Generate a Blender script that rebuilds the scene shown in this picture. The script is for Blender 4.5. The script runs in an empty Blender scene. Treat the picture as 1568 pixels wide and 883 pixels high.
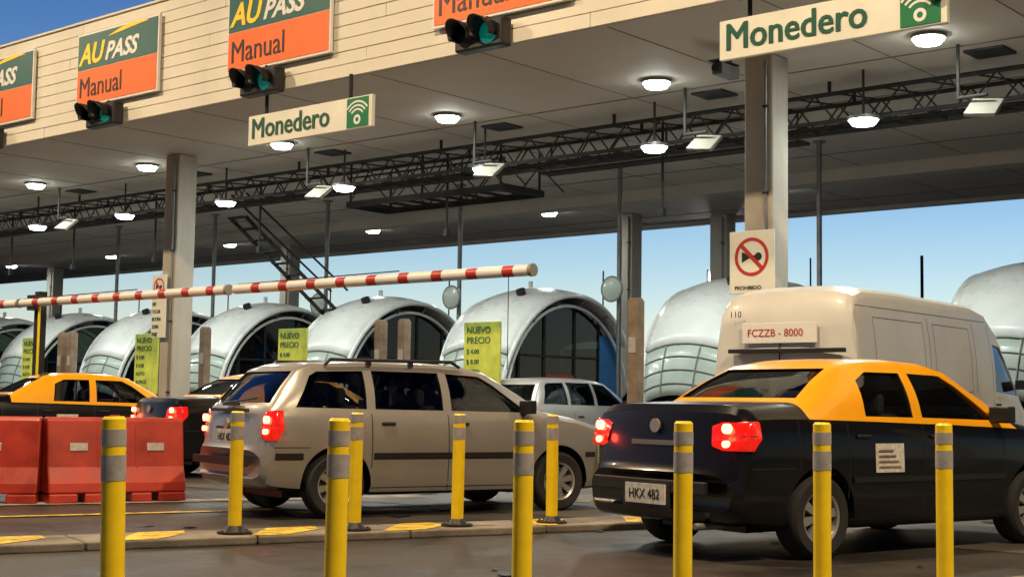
import bpy, math, random, bmesh
from mathutils import Matrix, Vector
random.seed(7)
R=math.radians
sc=bpy.context.scene
COL=sc.collection
# ------------------------------------------------------------------ materials
_m={}
def mat(name,col,rough=.5,metal=0,var=.12,scale=4,bump=0,coat=0,emit=None,estr=0,spec=.5,rvar=0,streak=0):
    if name in _m: return _m[name]
    m=bpy.data.materials.new(name); m.use_nodes=True
    nt=m.node_tree; b=nt.nodes['Principled BSDF']
    b.inputs['Roughness'].default_value=rough; b.inputs['Metallic'].default_value=metal
    b.inputs['Coat Weight'].default_value=coat; b.inputs['Coat Roughness'].default_value=.06
    b.inputs['Specular IOR Level'].default_value=spec
    tc=nt.nodes.new('ShaderNodeTexCoord'); n=nt.nodes.new('ShaderNodeTexNoise')
    n.inputs['Scale'].default_value=scale; n.inputs['Detail'].default_value=8; n.inputs['Roughness'].default_value=.6
    if streak:
        mpn=nt.nodes.new('ShaderNodeMapping'); mpn.inputs['Scale'].default_value=(1,1,streak)
        nt.links.new(tc.outputs['Object'],mpn.inputs['Vector']); nt.links.new(mpn.outputs[0],n.inputs['Vector'])
    else: nt.links.new(tc.outputs['Object'],n.inputs['Vector'])
    r=nt.nodes.new('ShaderNodeValToRGB')
    r.color_ramp.elements[0].position=.3; r.color_ramp.elements[1].position=.72
    lo=[max(0,c*(1-var)) for c in col]; hi=[min(1,c*(1+var)) for c in col]
    r.color_ramp.elements[0].color=(*lo,1); r.color_ramp.elements[1].color=(*hi,1)
    nt.links.new(n.outputs['Fac'],r.inputs['Fac']); nt.links.new(r.outputs['Color'],b.inputs['Base Color'])
    if rvar:
        mp=nt.nodes.new('ShaderNodeMapRange'); mp.inputs['From Min'].default_value=.3; mp.inputs['From Max'].default_value=.7
        mp.inputs['To Min'].default_value=rough-rvar; mp.inputs['To Max'].default_value=min(1,rough+rvar)
        nt.links.new(n.outputs['Fac'],mp.inputs['Value']); nt.links.new(mp.outputs[0],b.inputs['Roughness'])
    if bump:
        n2=nt.nodes.new('ShaderNodeTexNoise'); n2.inputs['Scale'].default_value=scale*12; n2.inputs['Detail'].default_value=4
        nt.links.new(tc.outputs['Object'],n2.inputs['Vector'])
        bp=nt.nodes.new('ShaderNodeBump'); bp.inputs['Strength'].default_value=bump; bp.inputs['Distance'].default_value=.02
        nt.links.new(n2.outputs['Fac'],bp.inputs['Height']); nt.links.new(bp.outputs['Normal'],b.inputs['Normal'])
    if emit:
        b.inputs['Emission Color'].default_value=(*emit,1); b.inputs['Emission Strength'].default_value=estr
    _m[name]=m; return m
def glassmat(name,tint,gcol=(.9,.95,1)):
    m=bpy.data.materials.new(name); m.use_nodes=True; nt=m.node_tree
    nt.nodes.remove(nt.nodes['Principled BSDF']); out=nt.nodes['Material Output']
    tr=nt.nodes.new('ShaderNodeBsdfTransparent'); tr.inputs['Color'].default_value=(*tint,1)
    gl=nt.nodes.new('ShaderNodeBsdfGlossy'); gl.inputs['Roughness'].default_value=.03; gl.inputs['Color'].default_value=(*gcol,1)
    fr=nt.nodes.new('ShaderNodeFresnel'); fr.inputs['IOR'].default_value=1.6
    mx=nt.nodes.new('ShaderNodeMixShader')
    nt.links.new(fr.outputs['Fac'],mx.inputs['Fac']); nt.links.new(tr.outputs[0],mx.inputs[1]); nt.links.new(gl.outputs[0],mx.inputs[2])
    nt.links.new(mx.outputs[0],out.inputs['Surface']); return m
M=dict(
 asphalt=mat('asphalt',(.033,.029,.026),.55,var=.65,scale=.7,bump=.3,rvar=.2),
 lane=mat('lane_concrete',(.078,.070,.061),.5,var=.5,scale=.5,bump=.2,rvar=.18),
 conc=mat('concrete',(.30,.27,.23),.85,var=.3,scale=1.6,bump=.3),
 kerb=mat('kerb_concrete',(.18,.16,.13),.85,var=.55,scale=2.2,bump=.4),
 column=mat('column_concrete',(.42,.385,.33),.8,var=.22,scale=1.6,bump=.15,streak=.25),
 ceil=mat('ceiling_panel',(.52,.48,.43),.7,var=.12,scale=.35,bump=.05),
 fascia=mat('fascia_panel',(.70,.67,.58),.5,var=.10,scale=.6,bump=.04,streak=.3),
 groove=mat('fascia_groove',(.16,.14,.12),.9),
 steel=mat('dark_steel',(.024,.023,.022),.7,metal=0,var=.3,spec=.25),
 grey=mat('grey_metal',(.20,.20,.20),.5,metal=.5,var=.2),
 black=mat('black_plastic',(.012,.012,.013),.45),
 rubber=mat('tyre_rubber',(.018,.018,.018),.85,bump=.1),
 white=mat('white_paint',(.75,.75,.72),.4,var=.05),
 shell=mat('booth_shell_paint',(.82,.85,.83),.3,var=.08,scale=1.2,coat=.3,rvar=.08),
 slat=mat('booth_front_screen',(.46,.54,.48),.3,var=.12,scale=3,coat=.4),
 yellow=mat('bollard_yellow',(.95,.66,.006),.42,var=.10,scale=7,coat=.1,rvar=.12),
 ypaint=mat('road_yellow_paint',(.55,.37,.03),.7,var=.7,scale=9),
 wpaint=mat('road_white_paint',(.30,.275,.235),.75,var=.6,scale=5),
 refl=mat('reflective_band',(.40,.38,.37),.4,metal=.2,var=.2,scale=20),
 panel=mat('antenna_panel',(.24,.23,.19),.5,var=.1),
 red=mat('barrier_red_plastic',(.36,.025,.010),.45,var=.35,scale=2.5,bump=.06,rvar=.1),
 redp=mat('red_paint',(.45,.03,.025),.4,var=.2),
 orange=mat('sign_orange',(.85,.15,.012),.45,var=.06),
 teal=mat('sign_teal',(.006,.10,.09),.4,var=.1),
 green=mat('sign_green',(.0,.17,.06),.4,var=.08),
 gtext=mat('sign_text_green',(.0,.08,.045),.5),
 cream=mat('sign_cream',(.72,.72,.63),.5,var=.09,scale=1.5),
 lime=mat('poster_lime',(.45,.50,.07),.5,var=.2,scale=5),
 wood=mat('guard_post_brown',(.20,.15,.11),.8,var=.35,scale=6),
 tyel=mat('taxi_yellow',(.88,.38,.005),.32,var=.06,coat=.35),
 tblk=mat('taxi_black',(.004,.004,.0045),.28,var=.1,coat=.35,spec=.25),
 silver=mat('silver_grey_paint',(.31,.295,.275),.34,metal=.4,var=.07,scale=2,coat=.5),
 silv2=mat('silver_paint',(.42,.42,.42),.3,metal=.4,var=.06,coat=.5),
 vanw=mat('van_white_paint',(.62,.62,.59),.38,var=.10,scale=1.0,coat=.25),
 rim=mat('alloy_rim',(.45,.44,.42),.35,metal=.7,var=.1),
 plate=mat('number_plate',(.6,.58,.52),.5,var=.3,scale=25),
 seat=mat('seat_fabric',(.06,.058,.06),.9),
 blue=mat('booth_blue',(.01,.17,.45),.4),
 tail=mat('tail_lamp_lit',(.45,.006,.004),.15,emit=(1,.012,.004),estr=.6,coat=1,var=.4,scale=30),
 tail2=mat('tail_lamp_core',(.9,.3,.15),.2,emit=(1,.13,.05),estr=16),
 tailoff=mat('tail_lamp_amber',(.5,.12,.03),.2,emit=(1,.2,.04),estr=.25),
 lamp=mat('lamp_lens',(.9,.95,.9),.3,emit=(.93,1,.93),estr=32),
 sodium=mat('sodium_lens',(.9,.8,.6),.3,emit=(1,.75,.45),estr=15),
 tgreen=mat('signal_lens_green',(.01,.25,.21),.2,emit=(.0,.75,.6),estr=.10,coat=1),
 skin=mat('skin',(.42,.24,.17),.55,var=.06),
 hair=mat('hair',(.02,.015,.01),.7),
 shirt=mat('shirt_cloth',(.30,.32,.36),.9),
 shirt2=mat('shirt_cloth_dark',(.14,.10,.09),.9),
 wall=mat('distant_wall',(.10,.11,.13),.9,var=.3),
)
GL=glassmat('car_glass',(.5,.53,.56),(.75,.85,1)); GB=glassmat('booth_glass',(.18,.22,.21))
# ------------------------------------------------------------------ mesh builder
class MB:
    def __init__(s): s.v=[];s.f=[];s.mi=[];s.mats=[]
    def k(s,m):
        if isinstance(m,str): m=M[m]
        if m not in s.mats: s.mats.append(m)
        return s.mats.index(m)
    def add(s,vs,fs,m):
        o=len(s.v); s.v+= [tuple(v) for v in vs]; k=s.k(m)
        for f in fs: s.f.append(tuple(i+o for i in f)); s.mi.append(k)
    def box(s,c,d,m,rot=None):
        x,y,z=d[0]/2,d[1]/2,d[2]/2
        vs=[Vector((a*x,b*y,e*z)) for a in(-1,1) for b in(-1,1) for e in(-1,1)]
        if rot is not None: vs=[rot@v for v in vs]
        vs=[v+Vector(c) for v in vs]
        s.add(vs,[(0,1,3,2),(4,6,7,5),(0,4,5,1),(2,3,7,6),(0,2,6,4),(1,5,7,3)],m)
    def cyl(s,p0,p1,r0,m,r1=None,n=16,cap=True):
        p0=Vector(p0);p1=Vector(p1); r1=r0 if r1 is None else r1
        d=(p1-p0).normalized(); a=d.orthogonal().normalized(); b=d.cross(a)
        vs=[]
        for p,r in((p0,r0),(p1,r1)):
            for i in range(n):
                t=2*math.pi*i/n; vs.append(p+a*(r*math.cos(t))+b*(r*math.sin(t)))
        fs=[(i,(i+1)%n,n+(i+1)%n,n+i) for i in range(n)]
        if cap: fs+=[tuple(range(n))[::-1],tuple(range(n,2*n))]
        s.add(vs,fs,m)
    def tube(s,pts,r,m,n=8):
        for a,b in zip(pts[:-1],pts[1:]): s.cyl(a,b,r,m,n=n)
    def prism(s,poly,a,b,m,ax='y'):
        def P(u,v,w): return {'y':(u,w,v),'x':(w,u,v),'z':(u,v,w)}[ax]
        n=len(poly); vs=[P(u,v,a) for u,v in poly]+[P(u,v,b) for u,v in poly]
        fs=[tuple(range(n)),tuple(range(n,2*n))[::-1]]+[(i,n+i,n+(i+1)%n,(i+1)%n) for i in range(n)]
        s.add(vs,fs,m)
    def ring(s,cx,cz,r0,r1,a0,a1,y,m,n=24,th=.006):
        vs=[];fs=[]
        for i in range(n+1):
            t=a0+(a1-a0)*i/n
            for r in(r0,r1):
                vs.append((cx+r*math.cos(t),y,cz+r*math.sin(t)))
        for i in range(n): fs.append((2*i,2*i+1,2*i+3,2*i+2))
        s.add(vs,fs,m)
    def obj(s,name,parent=None,smooth=None,bevel=0,fix=True):
        me=bpy.data.meshes.new(name); me.from_pydata(s.v,[],s.f)
        for m in s.mats: me.materials.append(m)
        for p,k in zip(me.polygons,s.mi): p.material_index=k
        me.update()
        if fix:
            bm=bmesh.new(); bm.from_mesh(me); bmesh.ops.recalc_face_normals(bm,faces=bm.faces); bm.to_mesh(me); bm.free()
        if smooth is not None:
            for p in me.polygons: p.use_smooth=True
            me.set_sharp_from_angle(angle=R(smooth))
        o=bpy.data.objects.new(name,me); COL.objects.link(o)
        if parent: o.parent=parent
        if bevel:
            b=o.modifiers.new('bevel','BEVEL'); b.width=bevel; b.segments=2; b.limit_method='ANGLE'
        return o
def E(name,loc,rotz=0):
    o=bpy.data.objects.new(name,None); COL.objects.link(o); o.location=loc; o.rotation_euler=(0,0,rotz); o.empty_display_size=.2
    return o
PH=R(-40.5); SX=Vector((math.cos(PH),math.sin(PH),0)); TX=Vector((-math.sin(PH),math.cos(PH),0)); O0=Vector((3.52,19.5,0))
def W(s,t,z=0): return O0+SX*s+TX*t+Vector((0,0,z))
def G(name,s,t,z=0,rot=0): return E(name,W(s,t,z),PH+rot)
def text(body,size,loc,m,parent,name='lettering',shear=0,bold=0,sx=1,ext=.004):
    c=bpy.data.curves.new(name,'FONT'); c.body=body; c.size=size; c.extrude=ext; c.shear=shear; c.offset=bold
    c.materials.append(M[m]); c.resolution_u=3
    o=bpy.data.objects.new(name,c); COL.objects.link(o); o.parent=parent; o.location=loc; o.rotation_euler=(R(90),0,0); o.scale=(sx,1,1)
    return o
def btext(body,size,loc,m,parent,k=.012,**kw):
    for i in range(3): text(body,size,(loc[0]+k*i,loc[1]-.0008*i,loc[2]+(.004 if i==1 else 0)),m,parent,**kw)
# ------------------------------------------------------------------ ground
def sheet(name,m,pts,z):
    b=MB(); b.add([(p[0],p[1],z) for p in pts],[tuple(range(len(pts)))],m); return b.obj(name)
sheet('ground','asphalt',[(-500,-300),(500,-300),(500,700),(-500,700)],0)
q=[W(-60,-6.5),W(25,-6.5),W(25,18),W(-60,18)]
sheet('toll_lane_pavement','lane',[(p.x,p.y) for p in q],.004)
def strip(name,p0,p1,w,h,m,marks=None):
    p0=Vector((*p0,0));p1=Vector((*p1,0)); d=p1-p0; L=d.length; g=E(name,p0,math.atan2(d.y,d.x))
    b=MB(); n=int(L/1.2)
    if h>.02:
        for i in range(n): b.box(((i+.5)*L/n,random.uniform(-.006,.006),h/2),(L/n-.012,w,h),m)
    else: b.add([(0,-w/2,h),(L,-w/2,h),(L,w/2,h),(0,w/2,h)],[(0,1,2,3)],m)
    b.obj('slab',g,bevel=.012 if h>.02 else 0)
    if marks:
        b=MB()
        for x in marks:
            e=[random.uniform(-.05,.05) for _ in range(8)]
            b.add([(x-.32+e[0],-w*.45,h+.004),(x+.05+e[1],-w*.47,h+.004),(x+.42+e[2],w*.1,h+.004),(x+.45+e[3],w*.46,h+.004),(x+.1+e[4],w*.44,h+.004),(x-.1+e[5],0,h+.004)],[(0,1,2,3,4,5)],'ypaint')
        b.obj('yellow_hatching',g)
    return g
strip('traffic_separator',(-7.4,7.6),(3.4,14.0),.62,.06,'kerb',[1.2,2.3,3.4,4.4,5.45,6.5,7.6,8.8,9.9,11])
strip('traffic_separator',(-3.2,4.75),(6.5,10.75),.5,.03,'kerb')
strip('lane_line',(-9.5,11.5),(-1.0,16.2),.38,.008,'wpaint')
strip('lane_line',(0.2,12.6),(5.5,15.9),.2,.008,'wpaint')
strip('lane_line',(-9,9.8),(4,17.6),.12,.009,'ypaint')
b=MB()
for i in range(90):
    x=random.uniform(-7,8); y=random.uniform(7,20); r=random.uniform(.03,.14)
    b.add([(x+r*random.uniform(.5,1)*math.cos(a*math.pi/4),y+2*r*random.uniform(.5,1)*math.sin(a*math.pi/4),.0125) for a in range(8)],[tuple(range(8))],'black')
b.obj('road_oil_stains')
# ------------------------------------------------------------------ bollards
def bollard(x,y,z0,h,tx,ty,r=.05):
    g=E('traffic_bollard',(x,y,z0)); g.rotation_euler=(tx,ty,random.uniform(0,3))
    b=MB()
    for a,c,mm,rr in((.02,.70,'yellow',r),(.70,.80,'refl',r+.002),(.80,.835,'yellow',r),(.835,.90,'refl',r+.002),(.90,h,'yellow',r)):
        b.cyl((0,0,a),(0,0,c),rr,mm,n=28)
    b.cyl((0,0,h),(0,0,h+.012),r,'yellow',r1=r*.8,n=28)
    b.obj('post',g,smooth=40)
    b=MB(); b.cyl((0,0,0),(0,0,.018),.13,'black',n=24); b.cyl((0,0,.018),(0,0,.06),.085,'black',r1=.058,n=24)
    for i in range(4):
        a=i*math.pi/2+.4; b.cyl((.105*math.cos(a),.105*math.sin(a),.018),(.105*math.cos(a),.105*math.sin(a),.03),.012,'grey',n=6)
    b.obj('rubber_base',g,smooth=40)
tl=[(0,.035),(0,.005),(0,.008),(0,.002),(0,0),(0,.0)]
for i in range(6): bollard(-1.536+.80*i,5.6+.493*i,.03,.94,tl[i][0],tl[i][1],.047)
for (x,y,a) in((-2.05,10.7,.015),(-1.2,11.13,.01),(-.42,11.65,.015),(.365,12.1,0)): bollard(x,y,.06,.90,0,a)
# ------------------------------------------------------------------ red barrier
def jersey(p0,p1):
    p0=Vector((*p0,0));p1=Vector((*p1,0)); d=p1-p0; L=d.length; g=E('plastic_jersey_barrier',p0,math.atan2(d.y,d.x))
    b=MB(); prof=[(-.26,.10),(-.245,.20),(-.17,.36),(-.10,.82),(-.07,.86),(.07,.86),(.10,.82),(.17,.36),(.245,.20),(.26,.10)]
    b.prism(prof,0,L-.004,'red','x')
    for a,c in((0,.30),(L*.5-.35,L*.5-.12),(L*.5+.12,L*.5+.35),(L-.30,L)):
        b.prism([(-.268,0),(-.262,.10),(.262,.10),(.268,0)],a+.004,c-.008,'red','x')
    b.obj('body',g,bevel=.018)
    b=MB()
    for fx in(.22,.5,.78): b.prism([(-.149,.52),(-.1365,.60),(-.142,.602),(-.155,.522)],L*fx-.09,L*fx+.09,'refl','x')
    for fx in(.36,.64): b.prism([(-.178,.34),(-.108,.80),(-.10,.80),(-.16,.34)],L*fx-.012,L*fx+.012,'red','x')
    b.cyl((L*.5,0,.85),(L*.5,0,.885),.05,'red'); b.obj('fill_cap_and_reflectors',g,bevel=.004)
jersey((-6.75,13.9),(-4.72,14.35)); jersey((-4.70,14.36),(-3.5,15.1)) ; jersey((-8.9,13.4),(-6.77,13.89))
# ------------------------------------------------------------------ canopy
ZC=5.95
g=G('toll_plaza_canopy',0,0)
b=MB(); b.box((-17.5,5.78,ZC+.25),(85,17.0,.5),'ceil'); b.obj('roof_slab',g)
b=MB()
for t in (1.0,3.2,7.3,10.6,12.9): b.box((-17.5,t,ZC-.004),(85,.03,.012),'groove')
for i in range(40): b.box((-58+i*2.2,5.75,ZC-.002),(.018,16.8,.006),'groove')
b.obj('ceiling_joints',g)
b=MB(); b.box((-17.5,9.1,ZC-.13),(85,.5,.26),'ceil'); b.box((-17.5,14.36,ZC+.35),(85,.16,.9),'ceil'); b.obj('downstand_beam',g,bevel=.01)
b=MB(); b.box((-17.5,-2.66,ZC+1.0),(85,.1,1.98),'groove')
nr=10; hh=2.0/nr
for r in range(nr):
    x=-66+ (r*2.3)%6.5
    while x<25:
        b.box((x+3.245,-2.735+random.uniform(-.003,.003),ZC+hh*(r+.5)),(6.49,.05,hh-.012),'fascia'); x+=6.5
b.box((-17.5,-2.70,ZC+2.02),(85,.2,.04),'fascia')
b.obj('fascia_cladding',g,bevel=.004)
def column(s,t,w=.45,d=.45):
    g=G('canopy_column',s,t); b=MB(); b.box((0,0,ZC/2),(w,d,ZC-.002),'column'); b.box((0,0,.12),(w+.12,d+.12,.24),'conc')
    b.obj('shaft',g,bevel=.03)
    b=MB(); b.cyl((w*.3,-d/2-.03,.2),(w*.3,-d/2-.03,ZC-.1),.02,'grey',n=8)
    for z in(1.2,2.6,4.0,5.2): b.box((w*.3,-d/2-.03,z),(.07,.05,.03),'steel')
    b.obj('conduit',g)
for s in(0,-13.44,-26.9,13.44): column(s,0)
for s in(-11.1,-24.3,-37.8,2.4,-51): column(s,12.2)
column(-9.2,13.6,.5,.45)
def clamp(s,t,z=ZC,on=1):
    g=G('ceiling_lamp',s,t,z); b=MB(); b.cyl((0,0,0),(0,0,-.05),.23,'grey',n=24)
    if z<ZC-.05: b.cyl((0,0,0),(0,0,ZC-z),.02,'steel',n=8)
    b.obj('housing',g,smooth=40)
    b=MB(); b.cyl((0,0,-.05),(0,0,-.12),.21,'lamp',r1=.16,n=24); b.obj('lens',g)
    l=bpy.data.lights.new('ceiling_lamp_light','AREA'); l.shape='DISK'; l.size=.32; l.energy=72*on; l.color=(.96,1,.92)
    o=bpy.data.objects.new('light',l); COL.objects.link(o); o.parent=g; o.location=(0,0,-.13)
for i in range(8): clamp(2.3-4.3*i,.2,ZC,.8)
for i in range(8): clamp(.75-3.65*i,1.45,5.26,1.1)
for i in range(6): clamp(-6-6.4*i,10.5,ZC,.9)
for i in range(9):
    g=G('ceiling_vent',2.6-4.4*i,1.5,ZC); b=MB(); b.box((0,0,-.015),(.55,.5,.03),'black'); b.obj('grille',g)
    s=2.75-4.35*i
    g=G('lane_antenna_panel',s,.9,5.05); b=MB(); b.cyl((-.35,0,.15),(-.35,0,.9),.025,'steel',n=8)
    b.cyl((-.35,0,.17),(.05,0,.17),.025,'steel',n=8); b.obj('bracket',g)
    b=MB(); b.box((0,0,0),(.42,.42,.06),'panel',Matrix.Rotation(R(38),3,'X')@Matrix.Rotation(R(8),3,'Y')); b.obj('panel',g,bevel=.012)
# truss
g=G('ceiling_truss',0,0); b=MB(); s=-44
tz=(5.34,5.76); ty=(1.85,2.65)
for z in tz:
    for y in ty: b.cyl((-44,y,z),(10,y,z),.035,'steel',n=8)
for y in(2.9,3.1): b.cyl((-44,y,5.5),(10,y,5.5),.025,'steel',n=8)
while s<10:
    for y in ty:
        b.cyl((s,y,tz[0]),(s+.35,y,tz[1]),.015,'steel',n=6); b.cyl((s+.35,y,tz[1]),(s+.7,y,tz[0]),.015,'steel',n=6)
    for z in tz: b.cyl((s,ty[0],z),(s+.35,ty[1],z),.015,'steel',n=6)
    b.cyl((s,ty[0],tz[0]),(s,ty[1],tz[0]),.018,'steel',n=6)
    s+=.7
for i in range(14): 
    for y in ty: b.cyl((8-4*i,y,5.76),(8-4*i,y,ZC),.03,'steel',n=8)
b.obj('lattice',g,smooth=40)
def catwalk(s0,s1):
    g=G('service_catwalk',0,0); b=MB(); t0,t1=2.75,3.9; z=5.12
    for t in(t0,t1): b.box(((s0+s1)/2,t,z),(s1-s0,.06,.12),'steel')
    for s in(s0,s1): b.box((s,(t0+t1)/2,z),(.06,t1-t0,.12),'steel')
    k=s0+.5
    while k<s1: b.box((k,(t0+t1)/2,z),(.03,t1-t0,.05),'steel'); k+=.5
    for s in(s0+.1,(s0+s1)/2,s1-.1):
        for t in(t0,t1): b.cyl((s,t,z),(s,t,ZC),.025,'steel',n=8)
    for t in(t0,t1):
        k=s0
        while k<s1-.5: b.cyl((k,t,z),(k+.6,t,z+.55),.015,'steel',n=6); b.cyl((k+.6,t,z+.55),(k+1.2,t,z),.015,'steel',n=6); k+=1.2
        b.cyl((s0,t,z+.55),(s1,t,z+.55),.02,'steel',n=6)
    b.obj('frame',g)
catwalk(-11.5,-7.2)
g=G('cable_tray',-4,3.4,5.4); b=MB(); b.box((0,0,0),(5.5,.3,.05),'steel'); 
for x in(-2.6,0,2.6): b.cyl((x,0,0),(x,0,.55),.02,'steel',n=6)
b.obj('tray',g)
g=G('service_ladder',-15.0,3.6); b=MB()
for x in(0,.55):
    b.cyl((x-1.4,.0,5.3),(x+.6,1.4,2.9),.045,'steel',n=8); 
    b.cyl((x-1.4,.0,5.85),(x+.6,1.4,3.6),.025,'steel',n=8)
for i in range(10):
    f=i/9; b.box((-1.4+2*f+.27,1.4*f,5.3-2.4*f),(.55,.2,.03),'steel')
b.obj('stringers_and_rungs',g)
for s in(2.4,-2.4,-6.9,-11.3,-15.7,-20.1,-24.5):
    g=G('service_pole',s,6.0); b=MB(); b.cyl((0,0,.1),(0,0,ZC),.05,'grey',n=12); b.cyl((0,0,ZC-.03),(0,0,ZC),.12,'grey',n=12); b.obj('pole',g,smooth=40)
for s in(-6.95,-11.35,-15.75):
    g=G('traffic_mirror',s+.05,5.8,3.4); b=MB(); b.cyl((0,0,0),(0,-.06,0),.25,'grey',n=28,r1=.27); b.cyl((0,-.062,0),(0,-.09,0),.23,'slat',r1=.12,n=28); b.cyl((0,.1,0),(0,0,0),.03,'steel'); b.obj('dish',g,smooth=40)
for s in(-3.8,-8.9,-14.6,-18.5,-22,-25):
    g=G('conduit_rod',s,3.0,0); b=MB(); b.cyl((0,0,4.4),(0,0,ZC),.025,'steel',n=8); b.box((0,0,4.4),(.1,.1,.14),'steel'); b.obj('rod',g)
# ------------------------------------------------------------------ fascia signs
def rate_sign(s0):
    g=G('lane_rate_sign',s0,-2.80,6.35); w,h=2.5,1.36; b=MB()
    b.box((w/2,-.03,h/2),(w,.06,h),'white'); b.obj('panel',g,bevel=.008)
    b=MB(); b.box((w/2,-.063,h*.735),(w-.07,.01,h*.47),'teal'); b.box((w/2,-.063,h*.26),(w-.07,.01,h*.46),'orange'); b.obj('colour_fields',g)
    text('AU',.52,(.10,-.072,.78),'yellow',g,'lettering_yellow',shear=.25,bold=.016,sx=1.0)
    text('PASS',.44,(.90,-.072,.78),'white',g,'lettering_white',shear=.3,bold=.014,sx=1.05)
    text('Manual',.52,(.10,-.072,.17),'black',g,'lettering_black',sx=.92)
    b=MB()
    pts=[(1.0+1.2*k/12,-.074,1.20+.10*math.sin(k/12*2.0)) for k in range(13)]
    vs=[];fs=[]
    for k,p in enumerate(pts):
        e=.035*math.sin(math.pi*k/12)+.004; vs+=[(p[0],p[1],p[2]-e),(p[0],p[1],p[2]+e)]
    for k in range(12): fs.append((2*k,2*k+1,2*k+3,2*k+2))
    b.add(vs,fs,'yellow'); b.obj('swoosh',g)
for s in(-21.1,-16.8,-12.8,-8.4,-3.75,.6): rate_sign(s)
def signal(s):
    g=G('lane_traffic_light',s,-2.80,6.08); b=MB()
    b.box((0,-.13,0),(.86,.22,.40),'black'); b.box((0,-.01,.2),(.1,.12,.2),'steel'); b.obj('housing',g,bevel=.03)
    for x,mm in((-.21,'black'),(.19,'tgreen')):
        b=MB(); b.cyl((x,-.24,0),(x,-.262,0),.16,mm,r1=.135,n=28); b.obj('lens',g,smooth=60)
        b=MB(); vs=[];fs=[]; n=20
        for k in range(n+1):
            a=R(-25)+R(230)*k/n
            for yy,rr in((-.24,.175),(-.24-.34*(.55+.45*math.sin(max(0,min(math.pi,a)))),.18)):
                vs.append((x+rr*math.cos(a),yy,rr*math.sin(a)))
        for k in range(n): fs.append((2*k,2*k+1,2*k+3,2*k+2))
        b.add(vs,fs,'black'); o=b.obj('visor',g,smooth=50); so=o.modifiers.new('s','SOLIDIFY'); so.thickness=.012
for s in(-20.0,-15.75,-11.75,-7.4,-2.72,1.7): signal(s)
def purse_sign(s0,z=5.12):
    g=G('lane_payment_sign',s0,-2.78,z); w,h=2.85,.48; b=MB(); b.box((w/2,0,h/2),(w,.07,h),'cream'); b.obj('panel',g,bevel=.008)
    b=MB(); 
    for x in(.4,w-.5): b.cyl((x,0,h),(x,0,ZC-z+.02),.03,'steel',n=8)
    b.obj('hangers',g)
    btext('Monedero',.46,(.07,-.042,.11),'gtext',g,sx=.95,k=.009)
    b=MB(); cx=w-.30; b.box((cx,-.04,h/2),(.46,.012,h-.04),'green'); b.obj('icon_field',g)
    b=MB(); 
    b.ring(cx,.13,.035,.075,0,2*math.pi,-.05,'white',24)
    for r in(.14,.20,.26): b.ring(cx,.13,r,r+.028,R(38),R(142),-.05,'white',16)
    b.obj('icon',g)
purse_sign(1.0,5.20); purse_sign(-7.85,5.12)
g=G('warning_beacon',3.75,-2.86,5.52); b=MB(); b.cyl((0,0,-.05),(0,0,.0),.08,'black'); b.cyl((0,0,0),(0,0,.07),.06,'tail2',r1=.04); b.cyl((0,.05,.0),(0,.05,.43),.015,'steel'); b.obj('beacon',g,smooth=50)
g=G('security_camera',-.1,-.9,5.6); b=MB(); b.box((0,0,0),(.16,.45,.16),'grey'); b.cyl((0,-.225,0),(0,-.28,0),.06,'black'); b.cyl((0,.1,.05),(0,.1,.36),.03,'steel'); b.box((0,-.05,.1),(.2,.5,.02),'steel'); b.obj('camera_body',g,bevel=.015)
def horn_sign(s,t,z,w,h,small=False):
    g=G('no_horn_sign',s,t,z); b=MB(); b.box((0,0,0),(w,.03,h),'cream'); b.obj('board',g,bevel=.005)
    r=w*.38; cz=h*.08 if not small else h/2-w*.52; b=MB(); b.ring(0,cz,r*.82,r,0,2*math.pi,-.019,'redp',40)
    b.add([(-.06*w,-.018,cz-.03*w),(-.22*w,-.018,cz-.11*w),(-.22*w,-.018,cz+.11*w),(-.06*w,-.018,cz+.03*w),(.10*w,-.018,cz+.03*w),(.10*w,-.018,cz-.03*w)],[(0,1,2,3),(0,3,4,5)],'black')
    b.ring(.15*w,cz,.0,.08*w,0,2*math.pi,-.0185,'black',16)
    k=r*.62; e=.03*w; b.add([(-k-e,-.0205,cz+k-e),(-k+e,-.0205,cz+k+e),(k+e,-.0205,cz-k+e),(k-e,-.0205,cz-k-e)],[(0,1,2,3)],'redp')
    b.obj('pictogram',g)
    if small:
        for j in range(5): text(['NO','TOCAR','BOCINA','ZONA','PEAJE'][j],.11,(-w*.42,-.02,cz-.38-.15*j),'gtext',g,sx=.7)
    else: text('PROHIBIDO',.075,(-w*.38,-.02,-h*.44),'black',g,sx=1.05)
horn_sign(-.04,-.31,3.05,.70,.86); horn_sign(-13.60,-.31,2.9,.46,1.25,small=True)
# ------------------------------------------------------------------ barrier arms
def arm(sa,sb,z,post=None):
    g=G('boom_barrier',sa,-4.0,z); L=sb-sa; b=MB(); x=0; i=0
    while x<L-.01:
        l=min(.42 if i%2==0 else .18,L-x); b.cyl((x,0,0),(x+l,0,0),.072,'white' if i%2==0 else 'redp',n=16); x+=l; i+=1
    b.cyl((L,0,0),(L+.05,0,0),.08,'panel',n=16)
    b.obj('boom',g,smooth=40)
    b=MB(); b.cyl((.05,0,.07),(L*.6,.0,.10),.008,'steel',n=6)
    if post is not None:
        b.box((post,.18,-z/2+.1),(.16,.14,z+.2),'steel'); b.box((post,.08,0),(.22,.2,.26),'black'); b.cyl((post+.18,.05,0),(post+.18,.05,-z),.022,'yellow',n=8)
        b.box((post,.2,-z+.45),(.36,.34,.9),'orange')
    else: b.cyl((L-.35,0,0),(L-.35,0,-1.2),.006,'steel',n=5)
    b.obj('mount_and_stay',g)
arm(-6.55,-.92,2.68); arm(-12.4,-6.75,2.68,0.3); arm(-18.3,-12.5,2.68,2)
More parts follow.
